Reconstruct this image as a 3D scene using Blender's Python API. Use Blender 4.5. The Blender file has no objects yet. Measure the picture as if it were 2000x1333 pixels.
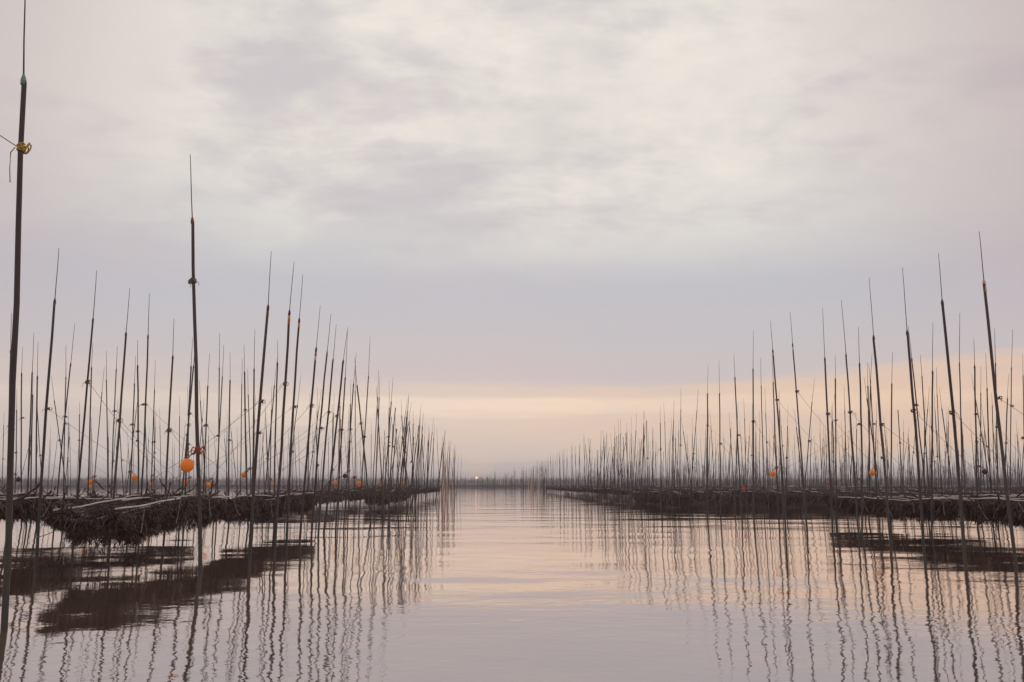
import bpy, math, random
import numpy as np

random.seed(7)
RNG = np.random.default_rng(7)
scene = bpy.context.scene
COL = scene.collection
R = math.radians


def S(r, g, b, a=1.0):
    """sRGB 0-255 to linear rgba"""
    f = lambda c: (c / 255 / 12.92) if c / 255 <= .04045 else ((c / 255 + .055) / 1.055) ** 2.4
    return (f(r), f(g), f(b), a)


# ------------------------------------------------------------------ camera
cam_d = bpy.data.cameras.new('camera')
cam = bpy.data.objects.new('camera', cam_d)
COL.objects.link(cam)
cam_d.sensor_width = 36
cam_d.lens = 30.33
cam_d.clip_start = .05
cam_d.clip_end = 6000
cam.location = (0, 0, 1.5)
cam.rotation_euler = (R(90 + 9.48), 0, R(-1.36))
scene.camera = cam

# ------------------------------------------------------------------ sky
SUN_EL, SUN_AZ = R(.47), R(-.95)          # azimuth measured from +Y towards +X
sun_dir = (math.sin(SUN_AZ) * math.cos(SUN_EL), math.cos(SUN_AZ) * math.cos(SUN_EL), math.sin(SUN_EL))

world = bpy.data.worlds.new('World')
scene.world = world
world.use_nodes = True
nt = world.node_tree
nt.nodes.clear()


def wn(t, **k):
    n = nt.nodes.new(t)
    for a, v in k.items():
        setattr(n, a, v)
    return n


def lk(a, b):
    nt.links.new(a, b)


def wmath(op, a, b=None, c=None, clamp=False):
    n = wn('ShaderNodeMath', operation=op)
    n.use_clamp = clamp
    for i, v in enumerate((a, b, c)):
        if v is None:
            continue
        if isinstance(v, (int, float)):
            n.inputs[i].default_value = v
        else:
            lk(v, n.inputs[i])
    return n.outputs[0]


def wrange(v, a, b, c, d, smooth=True):
    n = wn('ShaderNodeMapRange')
    n.interpolation_type = 'SMOOTHSTEP' if smooth else 'LINEAR'
    lk(v, n.inputs[0])
    for i, q in enumerate((a, b, c, d)):
        n.inputs[i + 1].default_value = q
    return n.outputs[0]


def wmix(f, a, b):
    n = wn('ShaderNodeMix', data_type='RGBA')
    if isinstance(f, (int, float)):
        n.inputs[0].default_value = f
    else:
        lk(f, n.inputs[0])
    for i, v in ((6, a), (7, b)):
        if isinstance(v, tuple):
            n.inputs[i].default_value = v
        else:
            lk(v, n.inputs[i])
    return n.outputs[2]


tc = wn('ShaderNodeTexCoord')
D = tc.outputs['Generated']
sx = wn('ShaderNodeSeparateXYZ')
lk(D, sx.inputs[0])
dx, dy, dz = sx.outputs
elev = wmath('MULTIPLY', wmath('ARCSINE', dz), 57.2958)
az = wmath('MULTIPLY', wmath('ARCTAN2', dx, dy), 57.2958)       # 0 = towards the channel, + to the east


def wnoise(vx, vy, scale, detail, rough=.5, seed=0.):
    c = wn('ShaderNodeCombineXYZ')
    lk(vx, c.inputs[0])
    lk(vy, c.inputs[1])
    c.inputs[2].default_value = seed
    n = wn('ShaderNodeTexNoise')
    n.inputs['Scale'].default_value = scale
    n.inputs['Detail'].default_value = detail
    n.inputs['Roughness'].default_value = rough
    n.inputs['Distortion'].default_value = .25
    lk(c.outputs[0], n.inputs['Vector'])
    return n.outputs['Fac']


# cloud deck seen in perspective: project the direction on a high plane
den = wmath('ADD', wmath('MAXIMUM', dz, 0.), .16)
px = wmath('DIVIDE', dx, den)
py = wmath('DIVIDE', dy, den)
c_big = wnoise(px, py, 1.25, 4, .55, 3.7)
c_mid = wnoise(px, py, 3.6, 8, .62, 9.1)
c_fine = wnoise(wmath('MULTIPLY', px, .8), py, 9., 8, .65, 2.2)
# streaky strata near the horizon
s_low = wnoise(wmath('MULTIPLY', az, .028), wmath('MULTIPLY', elev, .42), 1., 5, .55, 1.3)
s_fine = wnoise(wmath('MULTIPLY', az, .07), wmath('MULTIPLY', elev, 1.1), 1., 5, .6, 6.2)
e2 = wmath('ADD', elev, wmath('ADD', wmath('MULTIPLY', wmath('SUBTRACT', s_low, .5), 5.0), wmath('MULTIPLY', wmath('SUBTRACT', s_fine, .5), 1.3)))
ramp = wn('ShaderNodeValToRGB')
cr = ramp.color_ramp
cr.interpolation = 'EASE'
stops = [(-2, (188, 180, 178)), (.3, (196, 187, 184)), (1.4, (210, 197, 187)), (3.0, (210, 198, 188)),
         (4.3, (214, 202, 191)), (5.25, (235, 220, 202)), (6.0, (214, 201, 192)), (7.6, (197, 190, 191)),
         (12.5, (189, 189, 196)), (17., (203, 201, 201)), (23, (213, 208, 204)), (36, (210, 204, 201))]
while len(cr.elements) < len(stops):
    cr.elements.new(.5)
for e, (p, c) in zip(cr.elements, stops):
    e.position = (p + 2) / 40
    e.color = S(*c)
lk(wmath('DIVIDE', wmath('ADD', e2, 2.), 40., clamp=True), ramp.inputs[0])
col = ramp.outputs[0]
# warmer, clearer strip to the east
east = wrange(az, -12, 30, 0, 1)
band = wmath('MULTIPLY', wrange(e2, 0.5, 4., 0, 1), wrange(e2, 6., 8., 1, 0))
col = wmix(wmath('MULTIPLY', wmath('MULTIPLY', east, band), .7), col, S(231, 194, 166))
west = wrange(az, 8, -30, 0, 1)
col = wmix(wmath('MULTIPLY', wmath('MULTIPLY', west, band), .7), col, S(205, 190, 184))
# cream billows above, thinner cloud in front of the sunset side
up = wrange(elev, 12, 21, 0, 1)
glow = wrange(wmath('ABSOLUTE', wmath('ADD', az, 0.)), 10, 36, 1, .18)
cf = wmath('MULTIPLY', wrange(wmath('ADD', wmath('MULTIPLY', c_big, .52), wmath('ADD', wmath('MULTIPLY', c_mid, .33), wmath('MULTIPLY', c_fine, .15))), .33, .55, 0, 1), wmath('MULTIPLY', up, glow))
col = wmix(cf, col, S(234, 228, 218))
# grey undersides
gf = wmath('MULTIPLY', wrange(wmath('ADD', wmath('MULTIPLY', wnoise(px, wmath('MULTIPLY', py, 1.3), 1.45, 5, .55, 31.7), .7), wmath('MULTIPLY', wnoise(px, wmath('MULTIPLY', py, 1.5), 4.2, 8, .62, 13.7), .3)), .46, .62, 0, .8), wrange(elev, 9, 18, 0.3, 1))
col = wmix(gf, col, S(196, 189, 194))
# rosier cloud away from the sunset
side = wmath('MULTIPLY', wrange(wmath('ABSOLUTE', az), 16, 42, 0, .8), wrange(elev, 4, 16, .15, 1))
col = wmix(side, col, S(189, 172, 174))
# the sun, low and veiled
dist = wn('ShaderNodeVectorMath', operation='DISTANCE')
lk(D, dist.inputs[0])
dist.inputs[1].default_value = sun_dir
sun_f = wrange(dist.outputs['Value'], .0008, .0019, 1, 0)
halo = wrange(dist.outputs['Value'], 0, .03, .25, 0)
col = wmix(halo, col, S(240, 205, 185))

sky = wn('ShaderNodeTexSky', sky_type='NISHITA')
sky.sun_disc = False
sky.sun_elevation = R(1.0)
sky.sun_rotation = SUN_AZ
sky.air_density = 1.2
sky.dust_density = 3.
bg_sky = wn('ShaderNodeBackground')
bg_sky.inputs[1].default_value = .12
lk(sky.outputs[0], bg_sky.inputs[0])
bg_cloud = wn('ShaderNodeBackground')
bg_cloud.inputs[1].default_value = 1.11
lk(col, bg_cloud.inputs[0])
bg_sun = wn('ShaderNodeBackground')
bg_sun.inputs[0].default_value = S(255, 205, 180)
bg_sun.inputs[1].default_value = 3.
m1 = wn('ShaderNodeMixShader')
m1.inputs[0].default_value = .94
lk(bg_sky.outputs[0], m1.inputs[1])
lk(bg_cloud.outputs[0], m1.inputs[2])
m2 = wn('ShaderNodeMixShader')
lk(sun_f, m2.inputs[0])
lk(m1.outputs[0], m2.inputs[1])
lk(bg_sun.outputs[0], m2.inputs[2])
wo = wn('ShaderNodeOutputWorld')
lk(m2.outputs[0], wo.inputs[0])

# ------------------------------------------------------------------ sun lamp (veiled, on the horizon)
ld = bpy.data.lights.new('sun', 'SUN')
ld.energy = .00006
ld.angle = R(.5)
ld.color = (1, .8, .66)
lo = bpy.data.objects.new('sun', ld)
COL.objects.link(lo)
lo.rotation_euler = (R(-(90 - .5)), 0, -SUN_AZ)      # shines from the sun towards the camera

vs = scene.view_settings
vs.view_transform = 'Standard'
vs.look = 'None'
vs.exposure = 0
vs.gamma = 1
vs.use_curve_mapping = False
scene.cycles.use_denoising = True
scene.cycles.max_bounces = 4
scene.cycles.volume_bounces = 0


# ------------------------------------------------------------------ materials
def material(name):
    m = bpy.data.materials.new(name)
    m.use_nodes = True
    t = m.node_tree
    return m, t, t.nodes['Principled BSDF']


def mottled(name, cols, scale=6., rough=.7, stretch=(1, 1, 1), bump=0., detail=5, coord='Object', spec=.5, dist=.01):
    """colour ramp over object-space noise, with fine relief"""
    m, t, b = material(name)
    N, L = t.nodes, t.links
    c = N.new('ShaderNodeTexCoord')
    mp = N.new('ShaderNodeMapping')
    mp.inputs['Scale'].default_value = stretch
    oi = N.new('ShaderNodeObjectInfo')
    ad = N.new('ShaderNodeVectorMath')
    ad.operation = 'ADD'
    mu = N.new('ShaderNodeMath')
    mu.operation = 'MULTIPLY'
    mu.inputs[1].default_value = 37.
    L.new(oi.outputs['Random'], mu.inputs[0])
    L.new(c.outputs[coord], ad.inputs[0])
    L.new(mu.outputs[0], ad.inputs[1])
    L.new(ad.outputs[0], mp.inputs[0])
    n = N.new('ShaderNodeTexNoise')
    n.inputs['Scale'].default_value = scale
    n.inputs['Detail'].default_value = detail
    L.new(mp.outputs[0], n.inputs['Vector'])
    r = N.new('ShaderNodeValToRGB')
    els = r.color_ramp.elements
    while len(els) < len(cols):
        els.new(.5)
    for i, (e, q) in enumerate(zip(els, cols)):
        e.position = .3 + .4 * i / max(1, len(cols) - 1)
        e.color = q if len(q) == 4 else (*q, 1)
    L.new(n.outputs['Fac'], r.inputs[0])
    L.new(r.outputs[0], b.inputs['Base Color'])
    b.inputs['Roughness'].default_value = rough
    b.inputs['Specular IOR Level'].default_value = spec
    if bump:
        bp = N.new('ShaderNodeBump')
        bp.inputs['Strength'].default_value = bump
        bp.inputs['Distance'].default_value = dist
        L.new(n.outputs['Fac'], bp.inputs['Height'])
        L.new(bp.outputs[0], b.inputs['Normal'])
    return m


M = {}
M['pole'] = mottled('pole', [(.045, .036, .035), (.074, .060, .057), (.115, .094, .086)], 9, .55, (1, 1, .12), .3, spec=.3)
# weed stain on the foot of a pole, above and below the tide mark
_t = M['pole'].node_tree
_b = _t.nodes['Principled BSDF']
_src = _b.inputs['Base Color'].links[0].from_socket
_g = _t.nodes.new('ShaderNodeNewGeometry')
_s = _t.nodes.new('ShaderNodeSeparateXYZ')
_t.links.new(_g.outputs['Position'], _s.inputs[0])
_n = _t.nodes.new('ShaderNodeTexNoise')
_n.inputs['Scale'].default_value = 7
_t.links.new(_g.outputs['Position'], _n.inputs['Vector'])
_m = _t.nodes.new('ShaderNodeMath')
_m.operation = 'MULTIPLY_ADD'
_m.inputs[1].default_value = -1.6
_t.links.new(_n.outputs['Fac'], _m.inputs[0])
_t.links.new(_s.outputs[2], _m.inputs[2])
_r = _t.nodes.new('ShaderNodeMapRange')
_r.inputs[1].default_value = .0
_r.inputs[2].default_value = .9
_r.inputs[3].default_value = .8
_r.inputs[4].default_value = 0
_t.links.new(_m.outputs[0], _r.inputs[0])
_x = _t.nodes.new('ShaderNodeMix')
_x.data_type = 'RGBA'
_t.links.new(_r.outputs[0], _x.inputs[0])
_t.links.new(_src, _x.inputs[6])
_x.inputs[7].default_value = (.062, .062, .052, 1)
_t.links.new(_x.outputs[2], _b.inputs['Base Color'])

M['rod'] = mottled('rod', [(.05, .045, .045), (.10, .09, .088)], 20, .5, (1, 1, .1))
M['cap'] = mottled('cap', [(.05, .045, .045), (.08, .075, .07)], 20, .6)
M['cap_teal'] = mottled('cap_teal', [(.16, .26, .25), (.22, .32, .30)], 40, .6)
M['cap_red'] = mottled('cap_red', [(.30, .05, .03), (.36, .08, .05)], 40, .6)
M['yellow'] = mottled('tape_yellow', [(.52, .33, .06), (.62, .42, .10)], 40, .45)
M['red'] = mottled('tape_red', [(.42, .08, .03), (.55, .14, .07)], 40, .45)
M['white'] = mottled('tape_white', [(.62, .52, .48), (.72, .65, .6)], 40, .45)
M['orange_tape'] = mottled('tape_orange', [(.62, .26, .08), (.7, .34, .12)], 40, .45)
M['rope'] = mottled('rope_tan', [(.13, .10, .07), (.24, .18, .125)], 90, .9, bump=.5)
M['rope_dark'] = mottled('rope_dark', [(.06, .05, .045), (.12, .10, .085)], 90, .9)
M['rope_yellow'] = mottled('rope_yellow', [(.42, .26, .05), (.55, .36, .10)], 90, .85, bump=.5)
M['rope_red'] = mottled('rope_red', [(.34, .06, .03), (.46, .12, .06)], 60, .85, bump=.5)
M['rope_olive'] = mottled('rope_olive', [(.14, .13, .07), (.22, .20, .11)], 60, .85, bump=.5)
M['weed'] = mottled('seaweed', [(.016, .012, .010), (.040, .024, .019), (.078, .036, .024), (.052, .042, .030)], 5., .42, (1, 1, .7), spec=.4)
M['weed_red'] = mottled('seaweed_red', [(.014, .011, .010), (.032, .021, .018), (.095, .042, .025), (.036, .028, .021)], 17., .30, (1, 1, .5), spec=.5)
M['net'] = mottled('net_cord', [(.03, .026, .024), (.06, .05, .045)], 30, .85)
M['bar'] = mottled('bamboo_pale', [(.44, .36, .31), (.60, .51, .45), (.72, .64, .57)], 3, .5, (6, .6, 6), .2)
M['cord'] = mottled('cord_pale', [(.16, .14, .12), (.28, .24, .21)], 30, .75)
M['buoy'] = mottled('buoy_orange', [(.95, .21, .010), (1.0, .29, .015), (.97, .25, .012)], 5, .38, bump=.1)
M['buoy_scuffed'] = mottled('buoy_scuffed', [(.86, .20, .03), (.92, .30, .05), (.74, .26, .10)], 9, .5, bump=.15)
M['buoy_black'] = mottled('buoy_black', [(.012, .012, .014), (.03, .03, .033)], 8, .4)
M['buoy_red'] = mottled('buoy_red', [(.48, .03, .02), (.58, .06, .03)], 8, .45)
M['pale'] = mottled('bamboo_glare', [(.42, .29, .22), (.58, .43, .34), (.66, .52, .43)], 5, .6, (3, 3, .3))  # pinkish pale tone stands in for low sun glare on far poles

# water: silty brown body under a mirror-like skin
m, t, b = material('water')
N, L = t.nodes, t.links
N.remove(b)
geo = N.new('ShaderNodeNewGeometry')


def wave_noise(scale, stretch, detail, rough=.5, rot=0., off=0.):
    mp = N.new('ShaderNodeMapping')
    mp.inputs['Scale'].default_value = stretch
    mp.inputs['Rotation'].default_value = (0, 0, rot)
    mp.inputs['Location'].default_value = (off, off * .7, 0)
    L.new(geo.outputs['Position'], mp.inputs[0])
    n = N.new('ShaderNodeTexNoise')
    n.inputs['Scale'].default_value = scale
    n.inputs['Detail'].default_value = detail
    n.inputs['Roughness'].default_value = rough
    L.new(mp.outputs[0], n.inputs['Vector'])
    return n.outputs['Fac']


def mth(op, a, b):
    n = N.new('ShaderNodeMath')
    n.operation = op
    for i, v in enumerate((a, b)):
        if isinstance(v, (int, float)):
            n.inputs[i].default_value = v
        else:
            L.new(v, n.inputs[i])
    return n.outputs[0]


W_LONG, W_MID, W_FINE, W_SWELL = .034, .0036, .0011, .03
patch = N.new('ShaderNodeMapRange')
L.new(wave_noise(.16, (.45, 1.2, 1), 3, .55, .25, 11.), patch.inputs[0])
patch.inputs[1].default_value = .35
patch.inputs[2].default_value = .65
patch.inputs[3].default_value = .12
patch.inputs[4].default_value = 1.7
hsum = mth('ADD', mth('ADD', mth('MULTIPLY', wave_noise(.62, (.75, 1, 1), 1, .4, .25), W_LONG * .6), mth('MULTIPLY', wave_noise(.33, (.6, 1, 1), 0, .4, -.3, 5.), W_LONG * .9)),
           mth('MULTIPLY', mth('ADD', mth('MULTIPLY', wave_noise(2.8, (.75, 1, 1), 2, .5, -.2, 4.), W_MID),
                               mth('MULTIPLY', wave_noise(9., (.8, 1, 1), 2, .5, .35, 7.), W_FINE)), patch.outputs[0]))
hsum = mth('ADD', hsum, mth('MULTIPLY', wave_noise(.2, (.12, 1, 1), 1, .4, .04, 2.), W_SWELL))
bp = N.new('ShaderNodeBump')
bp.inputs['Strength'].default_value = 1
bp.inputs['Distance'].default_value = 1
L.new(hsum, bp.inputs['Height'])
gl = N.new('ShaderNodeBsdfGlossy')
gl.inputs['Roughness'].default_value = .03
gl.inputs['Color'].default_value = (.985, .925, .895, 1)
df = N.new('ShaderNodeBsdfDiffuse')
df.inputs['Color'].default_value = (.17, .118, .088, 1)
L.new(bp.outputs[0], gl.inputs['Normal'])
fr = N.new('ShaderNodeFresnel')
fr.inputs['IOR'].default_value = 1.34
L.new(bp.outputs[0], fr.inputs['Normal'])
fm = N.new('ShaderNodeMapRange')
fm.inputs[1].default_value = 0
fm.inputs[2].default_value = .75
fm.inputs[3].default_value = .46
fm.inputs[4].default_value = .97
L.new(fr.outputs[0], fm.inputs[0])
mx = N.new('ShaderNodeMixShader')
L.new(fm.outputs[0], mx.inputs[0])
L.new(df.outputs[0], mx.inputs[1])
L.new(gl.outputs[0], mx.inputs[2])
L.new(mx.outputs[0], N['Material Output'].inputs[0])
M['water'] = m

# haze
hz = bpy.data.materials.new('haze')
hz.use_nodes = True
hz.node_tree.nodes.clear()
_v = hz.node_tree.nodes.new('ShaderNodeVolumePrincipled')
_v.inputs['Color'].default_value = (.74, .735, .77, 1)
_v.inputs['Density'].default_value = .0009
_v.inputs['Anisotropy'].default_value = .2
_o = hz.node_tree.nodes.new('ShaderNodeOutputMaterial')
hz.node_tree.links.new(_v.outputs[0], _o.inputs['Volume'])
M['haze'] = hz


# ------------------------------------------------------------------ mesh helpers
def mesh_np(name, V, F, mat, smooth=True):
    """V (n,3), F list of (k,q) int arrays, each all triangles or all quads"""
    V = np.asarray(V, dtype=np.float32)
    F = [np.asarray(f, dtype=np.int32) for f in (F if isinstance(F, list) else [F]) if len(f)]
    me = bpy.data.meshes.new(name)
    me.vertices.add(len(V))
    me.vertices.foreach_set('co', V.ravel())
    loops = np.concatenate([f.ravel() for f in F])
    tot = np.concatenate([np.full(len(f), f.shape[1], np.int32) for f in F])
    start = np.concatenate([[0], np.cumsum(tot)[:-1]]).astype(np.int32)
    me.loops.add(len(loops))
    me.loops.foreach_set('vertex_index', loops)
    me.polygons.add(len(tot))
    me.polygons.foreach_set('loop_start', start)
    me.polygons.foreach_set('loop_total', tot)
    me.polygons.foreach_set('use_smooth', np.full(len(tot), smooth))
    me.update(calc_edges=True)
    me.materials.append(mat)
    return me


class MB:
    """collects tubes and lathes, then becomes ONE mesh"""

    def __init__(s):
        s.v, s.q, s.t, s.n = [], [], [], 0

    def tube(s, pts, rad, sides=6, cap=True):
        P = np.asarray(pts, float)
        k = len(P)
        rad = np.broadcast_to(np.asarray(rad, float), (k,))
        T = np.gradient(P, axis=0)
        T /= np.linalg.norm(T, axis=1)[:, None] + 1e-12
        ref = np.array([0, 0, 1.]) if abs(T[0][2]) < .9 else np.array([1., 0, 0])
        A = np.cross(T, ref)
        A /= np.linalg.norm(A, axis=1)[:, None] + 1e-12
        B = np.cross(T, A)
        a = np.arange(sides) * 2 * math.pi / sides
        ring = P[:, None, :] + rad[:, None, None] * (np.cos(a)[None, :, None] * A[:, None, :] + np.sin(a)[None, :, None] * B[:, None, :])
        o = s.n
        s.v.append(ring.reshape(-1, 3))
        i = np.arange(k - 1)[:, None] * sides
        j = np.arange(sides)[None, :]
        j2 = (j + 1) % sides
        s.q.append(np.stack([o + i + j, o + i + j2, o + i + sides + j2, o + i + sides + j], -1).reshape(-1, 4))
        s.n += k * sides
        if cap:
            for e, idx in ((0, 0), (1, k - 1)):
                s.v.append(P[idx][None])
                c = s.n
                s.n += 1
                r = o + idx * sides + np.arange(sides)
                r2 = o + idx * sides + (np.arange(sides) + 1) % sides
                s.t.append(np.stack([np.full(sides, c), r2 if e == 0 else r, r if e == 0 else r2], -1))
        return s

    def lathe(s, prof, centre=(0, 0, 0), sides=20, axis=None):
        """profile of (radius, height) about z"""
        pts = [(centre[0], centre[1], centre[2] + h) for r, h in prof]
        o = s.n
        a = np.arange(sides) * 2 * math.pi / sides
        for r, h in prof:
            s.v.append(np.stack([centre[0] + r * np.cos(a), centre[1] + r * np.sin(a), np.full(sides, centre[2] + h)], -1))
        k = len(prof)
        i = np.arange(k - 1)[:, None] * sides
        j = np.arange(sides)[None, :]
        j2 = (j + 1) % sides
        s.q.append(np.stack([o + i + j, o + i + j2, o + i + sides + j2, o + i + sides + j], -1).reshape(-1, 4))
        s.n += k * sides
        return s

    def mesh(s, name, mat, smooth=True):
        return mesh_np(name, np.concatenate(s.v), [np.concatenate(x) if x else np.zeros((0, 3)) for x in (s.q, s.t)], mat, smooth)


def part(name, me, parent, loc=(0, 0, 0), scale=None, rot=None, kind=None, label=None):
    o = bpy.data.objects.new(name, me)
    COL.objects.link(o)
    o.parent = parent
    o.location = loc
    if scale:
        o.scale = scale
    if rot:
        o.rotation_euler = rot
    if kind:
        o['kind'] = kind
    if label:
        o['label'] = label
    return o


def thing(name, label, cat, loc, group=None, rot=None):
    o = bpy.data.objects.new(name, None)
    o.empty_display_size = .2
    COL.objects.link(o)
    o.location = loc
    if rot:
        o.rotation_euler = rot
    o['label'], o['category'] = label, cat
    if group:
        o['group'] = group
    return o


def single(name, me, kind, label=None):
    o = bpy.data.objects.new(name, me)
    COL.objects.link(o)
    o['kind'] = kind
    if label:
        o['label'] = label
    return o


# ------------------------------------------------------------------ water sheet
WX, WY0, WY1 = 1500., -250., 1650.
single('water', mesh_np('water', [(-WX, WY0, 0), (WX, WY0, 0), (WX, WY1, 0), (-WX, WY1, 0)], [np.array([[0, 1, 2, 3]])], M['water']),
       'structure', 'calm silty water of the open channel and between the nets')

# ------------------------------------------------------------------ poles
H = 1.5
# measured poles: x, y (metres on the water), sideways lean (rad), shaft length above water, rod length
L0 = [
    (-5.09, 9.54, -0.058, 6.14, 1.27),
    (-5.05, 15.60, -0.086, 6.39, 1.28),
    (-5.21, 19.33, 0.024, 5.47, 1.28),
    (-5.21, 21.41, 0.022, 5.77, 1.29),
    (-5.20, 22.72, 0.015, 5.81, 1.22),
    (-5.25, 24.39, 0.048, 5.31, 1.24),
    (-5.24, 26.03, 0.040, 5.49, 1.18),
    (-5.24, 26.97, 0.046, 5.39, 1.11),
    (-5.29, 27.99, 0.078, 5.50, 1.13),
    (-5.22, 29.76, 0.030, 5.13, 1.62),
    (-5.23, 31.44, 0.036, 5.11, 1.17),
    (-4.98, 36.46, -0.126, 5.67, 1.20),
    (-5.24, 35.02, 0.043, 5.82, 1.63),
]
L1 = [
    (-9.48, 18.76, -0.028, 5.49, 1.18),
    (-9.53, 20.41, 0.002, 5.38, 1.18),
    (-9.52, 22.30, -0.000, 5.37, 1.20),
    (-9.51, 24.08, -0.011, 5.58, 1.19),
    (-9.51, 25.97, -0.008, 5.27, 1.15),
]
R0 = [
    (10.40, 17.33, -0.032, 5.64, 1.07),
    (10.36, 19.18, -0.006, 5.63, 1.12),
    (10.34, 20.95, 0.006, 5.25, 1.64),
    (10.37, 22.71, -0.013, 5.42, 1.63),
    (10.35, 24.62, -0.002, 5.23, 1.62),
    (10.33, 26.46, 0.011, 5.37, 1.60),
    (10.38, 28.73, -0.022, 6.21, 1.10),
    (10.38, 30.87, -0.018, 6.33, 1.10),
    (10.29, 34.27, 0.037, 6.08, 1.57),
    (10.35, 36.04, 0.000, 5.99, 0.99),
    (10.30, 39.28, 0.034, 5.63, 1.55),
    (10.29, 41.62, 0.043, 5.88, 1.43),
]
LB = [
    (-14.08, 26.04, -0.068, 5.47, 1.15),
    (-15.28, 29.38, -0.050, 5.23, 1.37),
    (-15.94, 31.34, -0.085, 5.35, 1.28),
    (-17.10, 32.55, -0.087, 5.61, 1.01),
    (-15.40, 32.15, -0.075, 5.44, 1.18),
    (-14.28, 31.52, -0.054, 5.70, 0.91),
    (-14.42, 33.50, -0.081, 5.48, 1.14),
    (-12.25, 30.91, -0.066, 5.68, 0.93),
    (-10.40, 30.09, -0.023, 5.57, 1.03),
    (-10.70, 30.52, 0.030, 5.61, 0.99),
    (-11.09, 34.08, -0.011, 5.30, 1.30),
    (-9.98, 31.88, 0.006, 5.41, 1.19),
    (-9.93, 33.66, -0.049, 5.50, 1.11),
    (-8.74, 31.99, -0.068, 5.59, 1.02),
    (-7.65, 28.51, -0.040, 5.26, 1.34),
    (-7.46, 30.57, -0.032, 5.77, 0.83),
]
RB = [
    (11.67, 27.56, 0.063, 5.39, 1.22),
    (13.34, 33.76, 0.062, 5.64, 0.97),
    (13.61, 26.96, 0.086, 5.06, 1.57),
    (13.68, 25.36, 0.065, 5.09, 1.52),
    (16.27, 27.92, 0.072, 5.46, 1.16),
    (16.76, 29.98, 0.068, 5.65, 0.96),
    (20.60, 33.59, 0.070, 5.75, 0.87),
    (17.04, 33.68, 0.017, 5.74, 0.86),
    (15.54, 35.92, 0.052, 5.58, 1.03),
    (10.80, 34.53, 0.027, 5.45, 1.15),
]

def px_of(x, y, z=1.5):
    """rough horizontal picture position, used only to leave out poles that stand outside the view"""
    return 960 + 1685 * x / y


poles = []           # dicts


def add(x, y, lean, L_, rod, row, lean_y=None, **k):
    poles.append(dict(x=x, y=y, lean=lean, ly=random.gauss(0, .018) if lean_y is None else lean_y, L=L_, rod=rod, row=row, **k))


for i, p in enumerate(L0):
    add(*p, 'L0', ly0=0, i=i)
for i, p in enumerate(L1):
    add(*p, 'L1', i=i)
for i, p in enumerate(R0):
    add(*p, 'R0', i=i)
for i, p in enumerate(sorted(LB, key=lambda q: q[0] / q[1])):
    add(*p, 'LB', j=i)
for i, p in enumerate(sorted(RB, key=lambda q: -q[0] / q[1])):
    add(*p, 'RB', j=i)

# floats hung from poles: x, y, z, diameter, colour
BUOYS = [(-5.345, 15.45, 1.84, .235, 'buoy', 'L0'), (-17.58, 38.7, 1.63, .23, 'buoy', 0), (-17.48, 38.5, 1.44, .17, 'buoy_scuffed', 0),
         (-14.22, 35.2, 1.78, .24, 'buoy', 0), (-18.66, 48.4, 1.55, .20, 'buoy_scuffed', 0), (-14.91, 43.0, 1.62, .24, 'buoy', 0),
         (-13.76, 43.0, 1.52, .22, 'buoy_scuffed', 0), (-13.95, 43.3, 1.55, .20, 'buoy', 0), (-9.88, 35.2, 1.90, .24, 'buoy', 0), (-10.61, 43.0, 1.55, .22, 'buoy_scuffed', 0),
         (-7.64, 43.0, 1.62, .22, 'buoy_scuffed', 0), (-7.18, 43.0, 1.94, .22, 'buoy_black', 0), (-5.33, 35.4, 1.56, .24, 'buoy_scuffed', 0), (-8.27, 64.5, 1.68, .22, 'buoy_scuffed', 0),
         (-5.54, 55.3, 1.66, .24, 'buoy', 0), (-22.97, 43.0, 1.77, .24, 'buoy_black', 0), (11.44, 35.2, 1.95, .24, 'buoy', 0),
         (15.52, 35.2, 1.99, .24, 'buoy', 0), (22.17, 38.7, 2.09, .24, 'buoy_black', 0), (14.05, 48.4, 1.27, .20, 'buoy_red', 0), (20.3, 52., 1.62, .2, 'buoy_red', 0)]
for k, (x, y, z, d, mt, on) in enumerate(BUOYS):
    if on != 'L0' and k not in (2, 7):
        s = 1 if x > 0 else -1
        ln = .04 * s + random.gauss(0, .03)
        add(x + (.19 if k % 3 else -.19) - ln * z, y + .03, ln, random.uniform(5.1, 5.7), random.uniform(.9, 1.3), 'LB' if x < 0 else 'RB', buoy=k)

FIXED = [(p['x'], p['y']) for p in poles]


def free(x, y, d=.7):
    return all((x - a) ** 2 + (y - b) ** 2 > d * d for a, b in FIXED)


def fill(side, x0, y0, y1, row, step, jx, mean_l, keep=1.):
    y = y0
    while y < y1:
        y += step * random.uniform(.65, 1.4)
        x = x0 + random.gauss(0, jx)
        if not (-70 < px_of(x, y) < 2070) or random.random() > keep or not free(x, y):
            continue
        lean = random.gauss(mean_l, .045)
        if random.random() < .06:
            lean += random.choice((-1, 1)) * random.uniform(.08, .2)
        add(x, y, lean, random.gauss(5.35, .22), random.gauss(1.15, .17) if random.random() > .06 else .0, row, lean_y=random.gauss(0, .03))


ROWGAP = 2.9 * H
fill(-1, -5.2, 36.5, 90, 'L0f', 1.9, .18, .03)
fill(-1, -5.2, 95, 132, 'L0f', 2.4, .4, .02)
fill(-1, -9.5, 27.5, 92, 'L1f', 2.5, .2, 0.)
for k in range(2, 12):
    fill(-1, -5.2 - ROWGAP * k, 22, 96, 'Lr', 2.5 + .14 * k, .3, -.05, .82 if k < 5 else .62)
fill(1, 10.35, 42.5, 118, 'R0f', 2.0, .2, .02)
fill(1, 10.35, 120, 190, 'R0f', 2.6, .5, .0)
for k in range(1, 15):
    fill(1, 10.35 + ROWGAP * k, 22 if k > 1 else 27, 135, 'Rr', 2.1 + .1 * k, .35, .045, .92 if k < 6 else .8)
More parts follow.
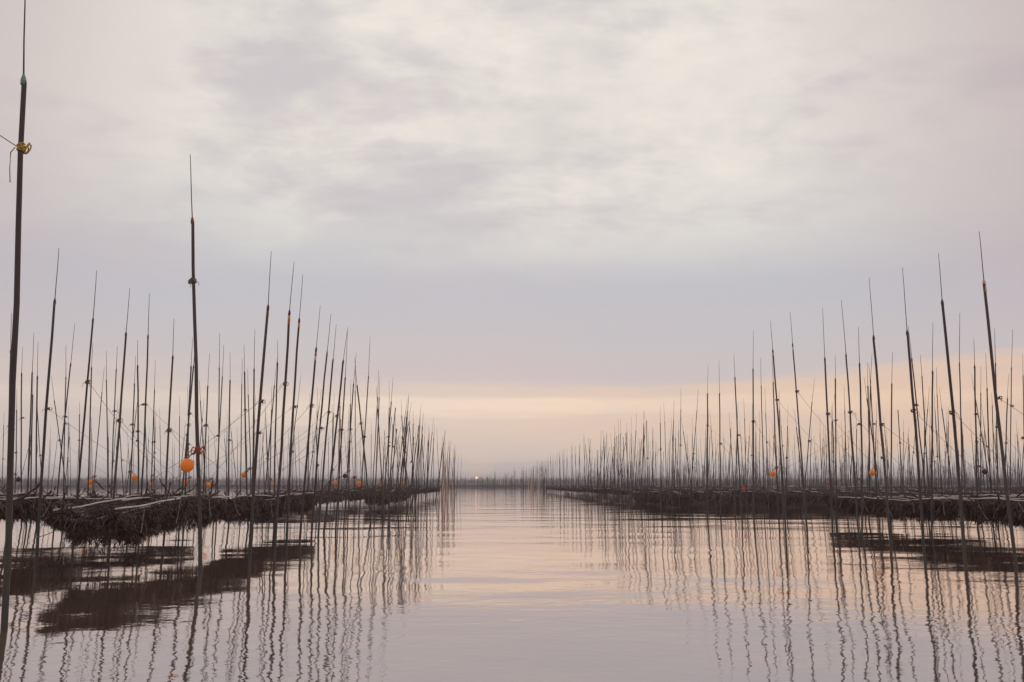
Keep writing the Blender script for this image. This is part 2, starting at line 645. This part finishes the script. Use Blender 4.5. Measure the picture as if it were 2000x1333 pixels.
# leaning stacks of spare poles tied together at row ends
for cx, cy, n_ in ((-5.4, 50.5, 6), (-5.7, 64.0, 7), (-5.6, 66.5, 5), (-5.35, 51.8, 3), (10.6, 66., 3), (10.5, 76, 4), (10.5, 85, 4)):
    for q in range(n_):
        add(cx + random.gauss(0, .28), cy + random.gauss(0, .5), random.gauss(.05, .075), random.gauss(5.1, .3), random.choice((0, 1.1, 1.3)), 'stack', lean_y=random.gauss(0, .05))

for p in poles:
    p['size'] = 1 / p['y']
poles.sort(key=lambda p: p['y'])
near, far = poles[:300], poles[300:]

BLAB = ['large glossy orange ball float hung from the thick pole with the red cap', 'orange ball float, upper of a pair, on a pole near the left edge',
        'small scuffed orange float, lower of a pair near the left edge', 'bright orange float on a pole behind the left nets, fourth from the left edge',
        'tiny scuffed orange float far behind the left nets, between two bright ones', 'orange float seen just below the large orange ball float',
        'scuffed orange float just beyond the thick pole with the red cap', 'small orange float touching a scuffed one beyond the red-capped pole',
        'bright orange float hung high, second largest on the left side', 'scuffed orange float half hidden behind a yellow-banded pole',
        'scuffed reddish float beside the black float by the left channel edge', 'black ball float among poles by the left channel edge',
        'scuffed orange float low on the left channel-edge row', 'tiny scuffed float far along the left channel edge',
        'small orange float, last one towards the channel end on the left', 'black ball float beside the pole at the left picture edge',
        'bright orange float on the right bank, the one closer to the channel', 'bright orange float on the right bank, the one farther from the channel',
        'black ball float among the poles near the right picture edge', 'small red float low over the right nets', 'small red float beyond the right nets near the picture edge']

# shared meshes
SHAFT = []
for k in range(5):
    b = MB()
    z = np.linspace(0, 1, 9)
    a = k * 1.3
    bow = (0, .035, .05, .03, .06)[k] * np.sin(math.pi * z)
    wob = .006 * np.sin(z * 17 + k)
    b.tube(np.stack([bow * math.cos(a) + wob, bow * math.sin(a) - wob, z], -1), .036 - .008 * z, 10)
    SHAFT.append(b.mesh('shaft', M['pole']))
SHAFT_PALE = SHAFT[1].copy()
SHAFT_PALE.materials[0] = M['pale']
ROD = MB().tube([(0, 0, 0), (.004, 0, .35), (.002, .003, .7), (0, 0, 1)], [.0095, .0085, .0075, .0055], 6).mesh('tip_rod', M['rod'])
CAP = {}
for c in ('cap', 'cap_teal', 'cap_red', 'yellow', 'orange_tape'):
    CAP[c] = MB().lathe([(.0, -.05), (.0315, -.05), (.0315, .008), (.026, .03), (.014, .075), (.0, .08)], sides=12).mesh('end_cap', M[c])
TAPE = {}
for c in ('yellow', 'red', 'white', 'orange_tape'):
    TAPE[c] = MB().lathe([(.028, -.06), (.0312, -.06), (.0318, -.02), (.0312, 0), (.0318, .03), (.0312, .06), (.028, .06)], sides=14).mesh('tape_band', M[c])


def knot_mesh(mat, seed, turns=4, big=1., tails=2):
    rr = random.Random(seed)
    b = MB()
    r0, th = .036, .0078 * big
    n_ = 14 * turns
    t_ = np.linspace(0, turns * 2 * math.pi, n_)
    z = np.linspace(-.03, .03, n_) * big + .012 * np.sin(t_ * 1.7 + seed)
    b.tube(np.stack([(r0 + th * .6) * np.cos(t_), (r0 + th * .6) * np.sin(t_), z], -1), th, 6)
    for q in range(3):              # a lump of hitches on the side, then loose tails
        a = rr.uniform(0, 6.28)
        t2 = np.linspace(0, 6.28, 12)
        b.tube(np.stack([(r0 + .03 * big) * math.cos(a) + .03 * big * np.cos(t2), (r0 + .03 * big) * math.sin(a) + .016 * np.sin(t2) * big, .045 * big * np.sin(t2 + q)], -1), th * .9, 6)
    for q in range(tails):
        a = rr.uniform(0, 6.28)
        s_ = np.linspace(0, 1, 6)
        ln = rr.uniform(.08, .2) * big
        b.tube(np.stack([(r0 + .02 + ln * .8 * s_ * (1 - .3 * s_)) * math.cos(a), (r0 + .02 + ln * .8 * s_ * (1 - .3 * s_)) * math.sin(a), ln * (.4 * s_ - 1.1 * s_ ** 2)], -1), th * .55, 5)
    return b.mesh('rope_knot', mat)


KNOT = [knot_mesh(M['rope'], 1), knot_mesh(M['rope_dark'], 2, 3, .9), knot_mesh(M['rope'], 3, 5, 1.1), knot_mesh(M['rope_dark'], 5, 4)]
KNOT_Y = knot_mesh(M['rope_yellow'], 8, 6, 1.15, 0)
KNOT_R = knot_mesh(M['rope_red'], 9, 6, 1.5)
KNOT_O = knot_mesh(M['rope_olive'], 12, 6, 1.15)

ORD = ('first second third fourth fifth sixth seventh eighth ninth tenth eleventh twelfth thirteenth fourteenth fifteenth sixteenth '
       'seventeenth eighteenth nineteenth twentieth').split()
# tape, cap and knot of the poles that show them
LOOK0 = {0: ('cap_teal', (), 'yellow'), 1: ('cap_red', (), 'olive'), 2: ('cap', ('yellow',), 'tan'), 3: ('cap', ('yellow', 'red'), 'tan'),
         4: ('cap', ('yellow',), 'tan'), 5: ('cap', ('red', 'white'), 'tan'), 6: ('orange_tape', (), 'tan'), 7: ('yellow', (), 'tan')}
LOOKR = {0: ('yellow', ('orange_tape',), 'dark'), 6: ('cap', ('white',), 'dark'), 7: ('cap', ('orange_tape',), 'dark')}
LBL_L0 = ['tallest thick pole at the picture edge, yellow rope knotted high on it',
          'thick brown pole with red cap and olive knot, orange float hung beside it',
          'dark pole with one yellow tape band, first behind the pole with the orange float',
          'dark pole ringed by yellow and red tape, second behind the float pole',
          'dark pole with yellow tape below a black cap, third behind the float pole',
          'dark pole with a red and white tape ring near its top',
          'dark pole with a small orange cap beside the channel',
          'dark pole with a small yellow cap beside the channel']
row_count = {}


def pole_label(p):
    r, i = p['row'], p.get('i')
    if r == 'L0':
        return LBL_L0[i] if i < 8 else f'dark pole, {ORD[i]} from the front in the channel-edge row on the left', None
    if r == 'L1':
        return f'slim dark pole with bare rod tip, {ORD[i]} from the edge in the second left row', None
    if r == 'R0':
        if i in LOOKR:
            return ('tall pole with yellow and orange top, outermost of the channel-edge row on the right' if i == 0 else
                    f'tall dark pole with {"white" if i == 6 else "orange"} tape at its top, in the right channel-edge row'), None
        return f'leaning dark pole, {ORD[i]} from the front in the right channel-edge row', None
    if 'buoy' in p:
        return (('pole of the ' + BLAB[p['buoy']]).replace('on a pole ', '')), 'poles that carry a float'
    if 'j' in p:
        if r == 'LB':
            return f'slim dark pole, {ORD[p["j"]]} from the left edge of those rising tallest behind the nets', 'taller slim poles behind the left nets'
        return f'slim dark pole, {ORD[p["j"]]} from the right edge of those rising tallest behind the nets', 'taller slim poles behind the right nets'
    if r in ('L0f', 'stack', 'L1f') and p['x'] < 0:
        return 'thin dark pole crowded along the far left margin of the channel', 'far poles along the left margin of the channel'
    if r in ('R0f', 'stack'):
        return 'thin dark pole crowded along the far right margin of the channel', 'far poles along the right margin of the channel'
    if p['x'] < 0:
        return 'thin dark pole scattered in the water behind the left nets', 'poles scattered behind the left nets'
    return 'thin dark pole standing among the nets behind the right edge row', 'poles among the right nets'


def build_pole(p):
    lab, grp = pole_label(p)
    o = thing('net_pole', lab, 'pole', (p['x'], p['y'], 0), grp or 'poles in the rows beside the channel', (-p['ly'], p['lean'], random.uniform(0, 6.28)))
    o.rotation_mode = 'XYZ'
    # turn about the pole's own axis first, then lean
    o.rotation_mode = 'ZYX'
    o.rotation_euler = (-p['ly'], p['lean'], 0)
    Ls = p['L']
    rz = random.uniform(0, 6.28)
    fat = 1. if p['row'] in ('L0', 'R0') and p['i'] < 4 else random.uniform(.72, 1.0) if p['row'] in ('L0', 'L1', 'R0') else random.uniform(.55, .9)
    part('shaft', random.choice(SHAFT), o, (0, 0, -.9), (fat, fat, Ls + .9), (0, 0, rz))
    capm, tapes, kn = 'cap', (), None
    if p['row'] == 'L0':
        capm, tapes, kn = LOOK0.get(p['i'], ('cap', (), 'tan'))
    elif p['row'] == 'R0':
        capm, tapes, kn = LOOKR.get(p['i'], ('cap', (), 'dark'))
    elif p['row'] == 'L1':
        kn = 'tan'
    elif p['y'] < 60:
        kn = random.choice(('tan', 'dark', None, None))
    part('end_cap', CAP[capm], o, (0, 0, Ls), (fat, fat, 1))
    if p['rod'] > .05:
        part('tip_rod', ROD, o, (0, 0, Ls + .04), (1.0, 1.0, p['rod']), (random.gauss(0, .012), random.gauss(0, .012), rz))
    zt = Ls - .13
    for c in tapes:
        part('tape_band', TAPE[c], o, (0, 0, zt), (fat, fat, 1), label=f'{c.replace("_tape", "")} tape wound round the pole')
        zt -= .125
    if kn:
        hz_ = Ls * random.uniform(.55, .76)
        if kn == 'yellow':
            hz_ = 5.32
            kn_o = part('rope_knot', KNOT_Y, o, (0, 0, hz_), label='yellow rope knot high on the pole')
            g = MB()
            s_ = np.linspace(0, 1, 8)
            g.tube(np.stack([-.05 - 3.6 * s_, .0 * s_, .02 + 2.9 * s_ - .1 * np.sin(s_ * math.pi)], -1), .006, 5)
            part('guy_rope', g.mesh('guy_rope', M['rope_yellow']), kn_o)
            g = MB()
            g.tube([(-.05, -.03, 0), (-.10, -.03, -.06), (-.105, -.03, -.25), (-.095, -.03, -.42)], .006, 5)
            part('rope_tail', g.mesh('rope_tail', M['rope_yellow']), kn_o)
            return o
        if kn == 'olive':
            part('rope_knot', KNOT_O, o, (0, 0, 5.23))
            part('rope_knot', KNOT_R, o, (0, 0, 2.12), label='faded red rope lashed round the pole')
            return o
        kn_o = part('rope_knot', KNOT[0 if kn == 'tan' else 1] if random.random() < .6 else KNOT[2 if kn == 'tan' else 3], o, (0, 0, hz_), (1, 1, random.uniform(.6, 1.2)))
        for q in range(random.choice((0, 0, 1))):
            part('rope_knot', random.choice(KNOT), o, (0, 0, random.uniform(.3, .6) * Ls), (.85, .85, .7), (0, 0, random.uniform(0, 6)))
        if p['row'] in ('L0', 'L1', 'R0') or random.random() < .3:
            inward = {'L0': -1, 'L1': 1, 'R0': 1}.get(p['row'], random.choice((-1, 1)))
            g = MB()
            s_ = np.linspace(0, 1, 7)
            reach, drop = random.uniform(1.9, 2.6), hz_ - random.uniform(1.0, 1.3)
            g.tube(np.stack([inward * (.03 + reach * s_), random.uniform(-.5, .5) * s_, -drop * s_ - .09 * np.sin(math.pi * s_)], -1), .0042, 4)
            part('guy_rope', g.mesh('guy_rope', M['rope'] if p['row'] != 'R0' else M['rope_dark']), kn_o)
    return o


for p in near:
    build_pole(p)


def pole_mass(name, lst, label, mat=None, fat=1.):
    b = MB()
    for p in lst:
        x, y, Ls = p['x'], p['y'], p['L']
        sx_, sy_ = math.tan(p['lean']), math.tan(p['ly'])
        r_ = .026 * fat
        b.tube([(x - sx_ * .4, y - sy_ * .4, -.4), (x + sx_ * Ls, y + sy_ * Ls, Ls)], [r_, r_ * .8], 5)
        if p['rod'] > .05:
            b.tube([(x + sx_ * Ls, y + sy_ * Ls, Ls), (x + sx_ * (Ls + p['rod']), y + sy_ * (Ls + p['rod']), Ls + p['rod'])], [.012, .009], 4)
    o = single(name, b.mesh(name, mat or M['pole']), 'stuff', label)
    return o


pole_mass('distant_poles', [p for p in far if p['x'] < 0], 'thicket of thin distant poles along the left of the channel')
pole_mass('distant_poles', [p for p in far if p['x'] >= 0], 'thicket of thin distant poles along the right of the channel')

# bamboo poles beside the channel mouth, sun glare painted in as pale colour
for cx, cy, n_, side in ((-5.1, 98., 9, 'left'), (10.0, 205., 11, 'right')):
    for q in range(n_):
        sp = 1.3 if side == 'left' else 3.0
        o = thing('bamboo_pole', f'bamboo pole coloured pale for sun glare, in the clump at the far {side} end of the channel edge', 'pole',
                  (cx + random.uniform(-.5, .5) * sp, cy + random.uniform(-2, 2), 0), f'glare-coloured bamboo poles at the {side} channel end',
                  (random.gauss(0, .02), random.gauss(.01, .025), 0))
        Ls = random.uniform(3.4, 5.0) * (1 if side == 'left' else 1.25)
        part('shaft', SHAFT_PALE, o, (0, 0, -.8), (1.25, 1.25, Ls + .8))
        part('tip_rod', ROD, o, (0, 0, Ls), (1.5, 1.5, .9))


# ------------------------------------------------------------------ floats
def ball_mesh(mat):
    b = MB()
    prof = [(0, -1.14), (.10, -1.14), (.13, -1.08), (.15, -.985)]
    for a in np.linspace(-80, 80, 17):
        prof.append((math.cos(R(a)) * (1.006 if abs(a) < 6 else 1), math.sin(R(a))))
    prof += [(.15, .985), (.13, 1.10), (.06, 1.14), (0, 1.14)]
    b.lathe(prof, sides=24)
    return b.mesh('float_ball', M[mat])


BALL = {c: ball_mesh(c) for c in ('buoy', 'buoy_scuffed', 'buoy_black', 'buoy_red')}
LUG = MB().tube([(.16 * math.cos(a), 0, 1.16 + .13 * math.sin(a)) for a in np.linspace(0, 6.28, 12)], .05, 6).mesh('lug', M['rope_red'])
for k, (x, y, z, d, mt, on) in enumerate(BUOYS):
    tilt = random.uniform(-.5, .5)
    o = thing('ball_float', BLAB[k], 'float', (x, y, z), 'ball floats hung on the poles')
    fb = part('float_ball', BALL[mt], o, (0, 0, 0), (d / 2,) * 3, (tilt, tilt * .6, random.uniform(0, 6)))
    part('lug', LUG, fb)
    tx = .17 if on == 'L0' else (.19 if k % 3 else -.19)
    top = .30 if on == 'L0' else .25
    g = MB()
    g.tube([(0, 0, d * .56), (tx * .3, 0, d * .62 + .03), (tx * .75, 0, top * .8), (tx, .0, top)], .009 if on == 'L0' else .011, 5)
    part('hanging_cord', g.mesh('hanging_cord', M['rope_dark']), o)
    if on != 'L0' and random.random() < .7:
        part('rope_knot', KNOT_R, o, (tx, .03, top), (.8, .8, .8), label='red lashing that ties the float to its pole')


# ------------------------------------------------------------------ seaweed nets
def rnd_curve(n_, seed, lo, hi):
    r = np.random.default_rng(seed)
    v = r.uniform(lo, hi, n_)
    return lambda u: np.interp(u, np.linspace(0, 1, n_), v)


NET_L, NET_W, ZT = 12 * H, .72 * H, .755 * H
HANG = .41 * H


def net_z(u, v, sd):
    """height of the net cloth; u 0..1 along, v -1..1 across"""
    y = u * NET_L
    slow = .06 * np.sin(y * .55 + sd) + .04 * np.sin(y * 1.3 + 2 * sd)
    sag = -.06 * (1 - np.cos(y * math.pi)) * .5
    cross = -.14 * (1 - v * v)
    ends = -.10 * np.exp(-y / 1.2) - .06 * np.exp(-(NET_L - y) / 1.0)
    return ZT + slow + sag + cross + ends


def weed_mesh(seed, n_, wid, mat, heavy_end=False, leaf=1., hang_f=1.):
    """leafy fronds caught in a hanging curtain of net, plus tufts lying over the cloth"""
    r = np.random.default_rng(seed)
    u = r.uniform(0, 1, n_)
    v = np.where(r.uniform(0, 1, n_) < .72, np.sign(r.uniform(-1, 1, n_)) * r.uniform(.80, 1.04, n_), r.uniform(-1, 1, n_))
    if heavy_end:                                     # the cloth is folded down across its open end
        e = r.uniform(0, 1, n_) < .04
        u = np.where(e, r.uniform(-.003, .012, n_), u)
        v = np.where(e, r.uniform(-1, 1, n_), v)
    ca, cb, cc = rnd_curve(30, seed, .55, 1.08), rnd_curve(30, seed + 1, .55, 1.08), rnd_curve(150, seed + 2, .82, 1.12)
    amp = np.where(v > 0, ca(u), cb(u)) * cc(u)
    if heavy_end:
        ym = u * NET_L
        amp = np.where(ym < 4.2, np.interp(ym, [-.1, .1, .9, 2.6, 4.2], [.2, .3, .92, .92, .72]) * cc(u), amp)
    top = (r.uniform(0, 1, n_) < .07) & (np.abs(v) < .9)
    grp = np.floor(u * 15) + r.uniform(0, .35, n_) * 0
    u = np.where(top, (grp + .5) / 15 + .014 * np.sin(grp * 7.3 + seed) + r.normal(0, .0045, n_), u)
    v = np.where(top, np.clip(.75 * np.sin(grp * 4.1 + seed) + r.normal(0, .22, n_), -1, 1), v)
    z0 = net_z(np.clip(u, 0, 1), v, seed)
    depth = HANG * amp * hang_f
    ln = r.uniform(.08, .32, n_) * leaf
    hang = r.uniform(0, 1, n_) ** .85 * np.maximum(depth - ln * .75, .02)
    ln = np.where(top, r.uniform(.05, .16, n_), ln)
    z0 = z0 + np.where(top, np.abs(r.normal(0, .085, n_)), -hang + r.uniform(-.01, .03, n_))
    ln = np.minimum(ln, np.maximum(z0 - .05, .02))
    th = r.uniform(0, 6.283, n_)
    w = wid * r.uniform(.4, 1.5, n_)
    x0, y0 = v * NET_W / 2 + r.normal(0, .045, n_) + .05 * np.sin(u * 61 + hang * 9) * np.sign(v), u * NET_L
    segs = 4
    s = np.linspace(0, 1, segs)
    sp = ln * r.uniform(.0, .8, n_)
    da = np.where(np.abs(v) > .8, np.where(v > 0, 0, math.pi) + r.normal(0, 1.5, n_), r.uniform(0, 6.283, n_))
    lx, ly = sp * np.cos(da), sp * np.sin(da)
    tw = r.normal(0, 1.2, n_)
    V = np.zeros((n_, segs, 2, 3))
    for k in range(segs):
        zz = np.where(top, z0 + .09 * np.sin(s[k] * 2.6) * (.3 + ln * 3), z0 - ln * (s[k] ** 1.3))
        fx = x0 + lx * s[k] ** .8 * (1 + top * 1.6) + .022 * np.sin(6 * s[k] + th)
        fy = y0 + ly * s[k] ** .8 * (1 + top * 1.6) + .022 * np.cos(5 * s[k] + th)
        a = th + tw * s[k]
        ww = w * (.55 + 1.1 * s[k] - 1.4 * s[k] ** 3)
        for e, sg in ((0, -.5), (1, .5)):
            V[:, k, e, 0] = fx + sg * ww * np.cos(a)
            V[:, k, e, 1] = fy + sg * ww * np.sin(a)
            V[:, k, e, 2] = zz + sg * ww * .4 * np.sin(th * 3)
    base = np.arange(n_)[:, None] * segs * 2
    F = []
    for k in range(segs - 1):
        F.append(np.stack([base[:, 0] + 2 * k, base[:, 0] + 2 * k + 1, base[:, 0] + 2 * k + 3, base[:, 0] + 2 * k + 2], -1))
    return mesh_np('seaweed', V.reshape(-1, 3), [np.concatenate(F)], mat, False)


def netting_mesh(seed, step):
    b = MB()
    us = np.linspace(0, 1, int(NET_L / step) + 1)
    vs_ = np.linspace(-1, 1, 9)
    for u in us:
        b.tube(np.stack([vs_ * NET_W / 2, np.full(9, u * NET_L), net_z(u, vs_, seed)], -1), .007, 3, False)
    uu = np.linspace(0, 1, 60)
    for v in np.linspace(-1, 1, 7):
        b.tube(np.stack([np.full(60, v * NET_W / 2), uu * NET_L, net_z(uu, v, seed)], -1), .012 if abs(v) > .9 else .007, 4, False)
    return b.mesh('netting', M['net'])


def bar_pts(r, seed, v, ya, ln):
    s = np.linspace(0, 1, 10)
    y = ya + ln * s
    u = np.clip(y / NET_L, 0, 1)
    z = net_z(u, np.full(10, min(1, max(-1, v))), seed) + (.07 if abs(v) > .9 else .05)
    zl = np.interp(s, [0, 1], [z[0], z[-1]])            # stiff: follows the cloth only a little
    z = .72 * zl + .28 * z + r.normal(0, .012)
    off = r.normal(0, .05, 2)
    return np.stack([v * NET_W / 2 + np.interp(s, [0, 1], off), y, z], -1)


def bars(seed, sparse=False):
    r = np.random.default_rng(seed + 50)
    out = []
    for v in ((-1.1, 1.1) if sparse else (-1.1, -.95, 1.1, .95, 0.05)):
        y = r.uniform(-.3, .6)
        while y < NET_L - 1.5:
            ln = r.uniform(2.2, 3.6)
            if r.uniform() < ((.55 if sparse else .92) if abs(v) > 1 else .28):
                out.append((bar_pts(r, seed, v, y, min(ln, NET_L + .4 - y)), r.uniform(.012, .017)))
            y += ln * (.93 if abs(v) > 1 else 1.15)
    return out


def cord_pts(r, seed, sgn, y):
    z = float(net_z(min(max(y / NET_L, 0), 1), sgn, seed)) + .02
    s = np.linspace(0, 1, 7)
    out, fwd, dr = r.uniform(.25, .5), r.uniform(.7, 1.3), r.uniform(.34, .5)
    P = np.stack([sgn * (NET_W / 2 + out * s), y - fwd * s, z - dr * (s ** .85) - .05 * np.sin(math.pi * s)], -1)
    hook = P[-1] + np.array([sgn * .05, -.10, .015])
    return np.vstack([P, hook])


def tether_pts(r, seed, sgn, y):
    z = float(net_z(min(max(y / NET_L, 0), 1), sgn, seed))
    s = np.linspace(0, 1, 9)
    ex, ez = r.uniform(.1, .9), r.uniform(.12, .55)
    P = np.stack([sgn * (NET_W / 2 + ex * s), y + r.uniform(-.6, .6) * s, z + ez * s - .12 * np.sin(math.pi * s)], -1)
    P += r.normal(0, .014, P.shape)
    return P, np.abs(r.normal(.010, .009, 9)) + .007


def net_kit(seed, n_, wid, mat, heavy=False, step=.3, leaf=1., hang_f=1.):
    r = np.random.default_rng(seed + 9)
    kit = dict(weed=weed_mesh(seed, n_, wid, mat, heavy, leaf, hang_f), net=netting_mesh(seed, step))
    kit['bars'] = [(P, rd) for P, rd in bars(seed, step > .5)]
    kit['cords'] = [cord_pts(r, seed, sg, y) for sg in (-1, 1) for y in np.arange(1.2, NET_L, 1.95) + r.uniform(-.2, .2)]
    kit['teth'] = [tether_pts(r, seed, sg, y) for sg in (-1, 1) for y in np.arange(.3, NET_L, .9) + r.uniform(-.3, .3) if r.uniform() < .7]
    kit['barm'] = [MB().tube(P, rd, 7).mesh('bar', M['bar']) for P, rd in kit['bars']]
    kit['cordm'] = [MB().tube(P, .008, 5).mesh('drop_cord', M['cord']) for P in kit['cords']]
    kit['tethm'] = [MB().tube(P, q, 6).mesh('tether', M['weed']) for P, q in kit['teth']]
    b = MB()
    for P, rd in kit['bars']:
        b.tube(P, rd, 4)
    kit['allbars'] = b.mesh('bars', M['bar'])
    b = MB()
    for P, q in kit['teth']:
        b.tube(P, q, 4)
    kit['alltethers'] = b.mesh('tethers', M['weed'])
    return kit


KIT = dict(front=net_kit(11, 62000, .019, M['weed_red'], True, leaf=.62), a=net_kit(23, 26000, .034, M['weed'], leaf=.9), b=net_kit(37, 24000, .034, M['weed_red'], hang_f=.85, leaf=.9),
           t=net_kit(71, 12000, .036, M['weed'], leaf=.8, hang_f=.34), c=net_kit(41, 9000, .055, M['weed'], step=.6, hang_f=1.15), d=net_kit(59, 9000, .055, M['weed_red'], step=.6, hang_f=.95),
           e=net_kit(83, 5000, .06, M['weed'], step=.6, hang_f=.45))


def build_net(kit, x, y, dz, label, detail, group, flip=False):
    k = KIT[kit]
    o = thing('seaweed_net', label, 'seaweed net', (x, y + (NET_L if flip else 0), dz), group, (0, 0, math.pi if flip else random.gauss(0, .004)))
    part('seaweed', k['weed'], o, kind='stuff')
    part('netting', k['net'], o, kind='stuff')
    if detail:
        for me in k['barm']:
            part('bar', me, o)
        for me in k['cordm']:
            part('drop_cord', me, o)
        for me in k['tethm']:
            part('tether', me, o)
    else:
        part('bars', k['allbars'], o, kind='stuff')
        part('tethers', k['alltethers'], o, kind='stuff')
    return o


BLOCKS = (0, 37.6, 52, 66, 80, 95, 112)          # the nets lie in blocks across the field, open water between
for side, ks, nb in ((-1, 3, 4), (1, 10, 7)):
    sd = 'left' if side < 0 else 'right'
    for k in range(ks):
        for s_ in range(nb):
            if s_ > 4 and k > 3:
                continue
            if s_ == 0:
                x = -(4.86 * H + ROWGAP * k) if side < 0 else 9.75 * H + ROWGAP * k
                y = ((10.6, 10.4, 11.5)[k] if side < 0 else (12.1, 13.1, 12.6)[k % 3]) * H
            else:
                x = -(5.0 * H + ROWGAP * .8 * k) if side < 0 else 8.3 * H + ROWGAP * .8 * k
                y = (BLOCKS[s_] + random.uniform(-.5, .5)) * H
            if side > 0 and 960 + 1685 * (x - 2) / (y + NET_L) > 2020:
                continue
            if s_ == 0:
                kit = ('front', 'b', 't')[k] if side < 0 else ('a', 't', 't')[min(k, 2)]
            elif s_ == 1:
                kit = 'cd'[k % 2]
            else:
                kit = 'e'
            if side < 0 and k == 0 and s_ == 0:
                lab = 'heavy reddish seaweed net beside the thick red-capped pole, closest on the left'
            else:
                lab = f'dark seaweed net on pale bars, {ORD[k]} strip from the channel in the {ORD[s_]} {sd} block'
            build_net(kit, x, y, (0 if side < 0 else -.09) + random.uniform(-.03, .03) - (.08 if s_ == 1 else 0), lab, s_ == 0 or (s_ == 1 and k < 2), f'seaweed nets {sd} of the channel')

# ------------------------------------------------------------------ far fields of poles and nets, hazy on the horizon
rr = random.Random(5)
lst = []
for q in range(15000):
    y = rr.uniform(430, 900)
    x = rr.uniform(-.66, .64) * y
    lst.append(dict(x=x, y=y, lean=rr.gauss(0, .05), ly=0, L=rr.gauss(5.2, .45), rod=rr.choice((0, 1.2))))
pole_mass('far_poles', lst, 'hazy far field of poles along the horizon', fat=2.6)
lst = []
for q in range(1500):
    y = rr.uniform(135, 430)
    x = rr.uniform(16 + y * .02, .66 * y)
    lst.append(dict(x=x, y=y, lean=rr.gauss(.02, .05), ly=0, L=rr.gauss(5.3, .35), rod=rr.choice((0, 1.2))))
for cx, cy, n_ in ((.9, 330, 9), (5.2, 330, 10), (7.6, 300, 14), (9.6, 255, 14), (12., 240, 16), (13., 215, 16)):
    for q in range(n_):
        lst.append(dict(x=cx + rr.gauss(0, .5), y=cy + rr.gauss(0, 3), lean=rr.gauss(0, .04), ly=0, L=rr.gauss(5.4, .8), rod=rr.choice((0, 1.2))))
pole_mass('far_poles', lst, 'faint poles crowding the far right beyond the nets', fat=1.3)
b = MB()
for q in range(420):
    y = rr.uniform(440, 900)
    x = rr.uniform(-.66, .64) * y
    ln = rr.uniform(12, 40)
    b.tube([(x - ln / 2, y, rr.uniform(.8, 1.1)), (x, y, rr.uniform(.9, 1.2)), (x + ln / 2, y, rr.uniform(.8, 1.1))], [.35, .45, .35], 5)
for q in range(150):
    y = rr.uniform(118, 430)
    x = rr.uniform(14 + y * .02, .62 * y)
    ln = rr.uniform(8, 18)
    b.tube([(x, y - ln / 2, 1.0), (x, y, rr.uniform(.9, 1.1)), (x, y + ln / 2, 1.0)], [.35, .4, .35], 5)
single('far_nets', b.mesh('far_nets', M['weed']), 'stuff', 'low dark line of far seaweed nets under the horizon')

# ------------------------------------------------------------------ haze
X0, X1, Y0, Y1, Z0, Z1 = -WX - 5, WX + 5, WY0 - 5, WY1 + 5, -1., 9.2
hv = [(x, y, z) for z in (Z0, Z1) for y in (Y0, Y1) for x in (X0, X1)]
single('haze', mesh_np('haze', hv, [np.array([[0, 2, 3, 1], [4, 5, 7, 6], [0, 1, 5, 4], [2, 6, 7, 3], [0, 4, 6, 2], [1, 3, 7, 5]])], M['haze'], False), 'stuff', 'thin evening haze over the water')
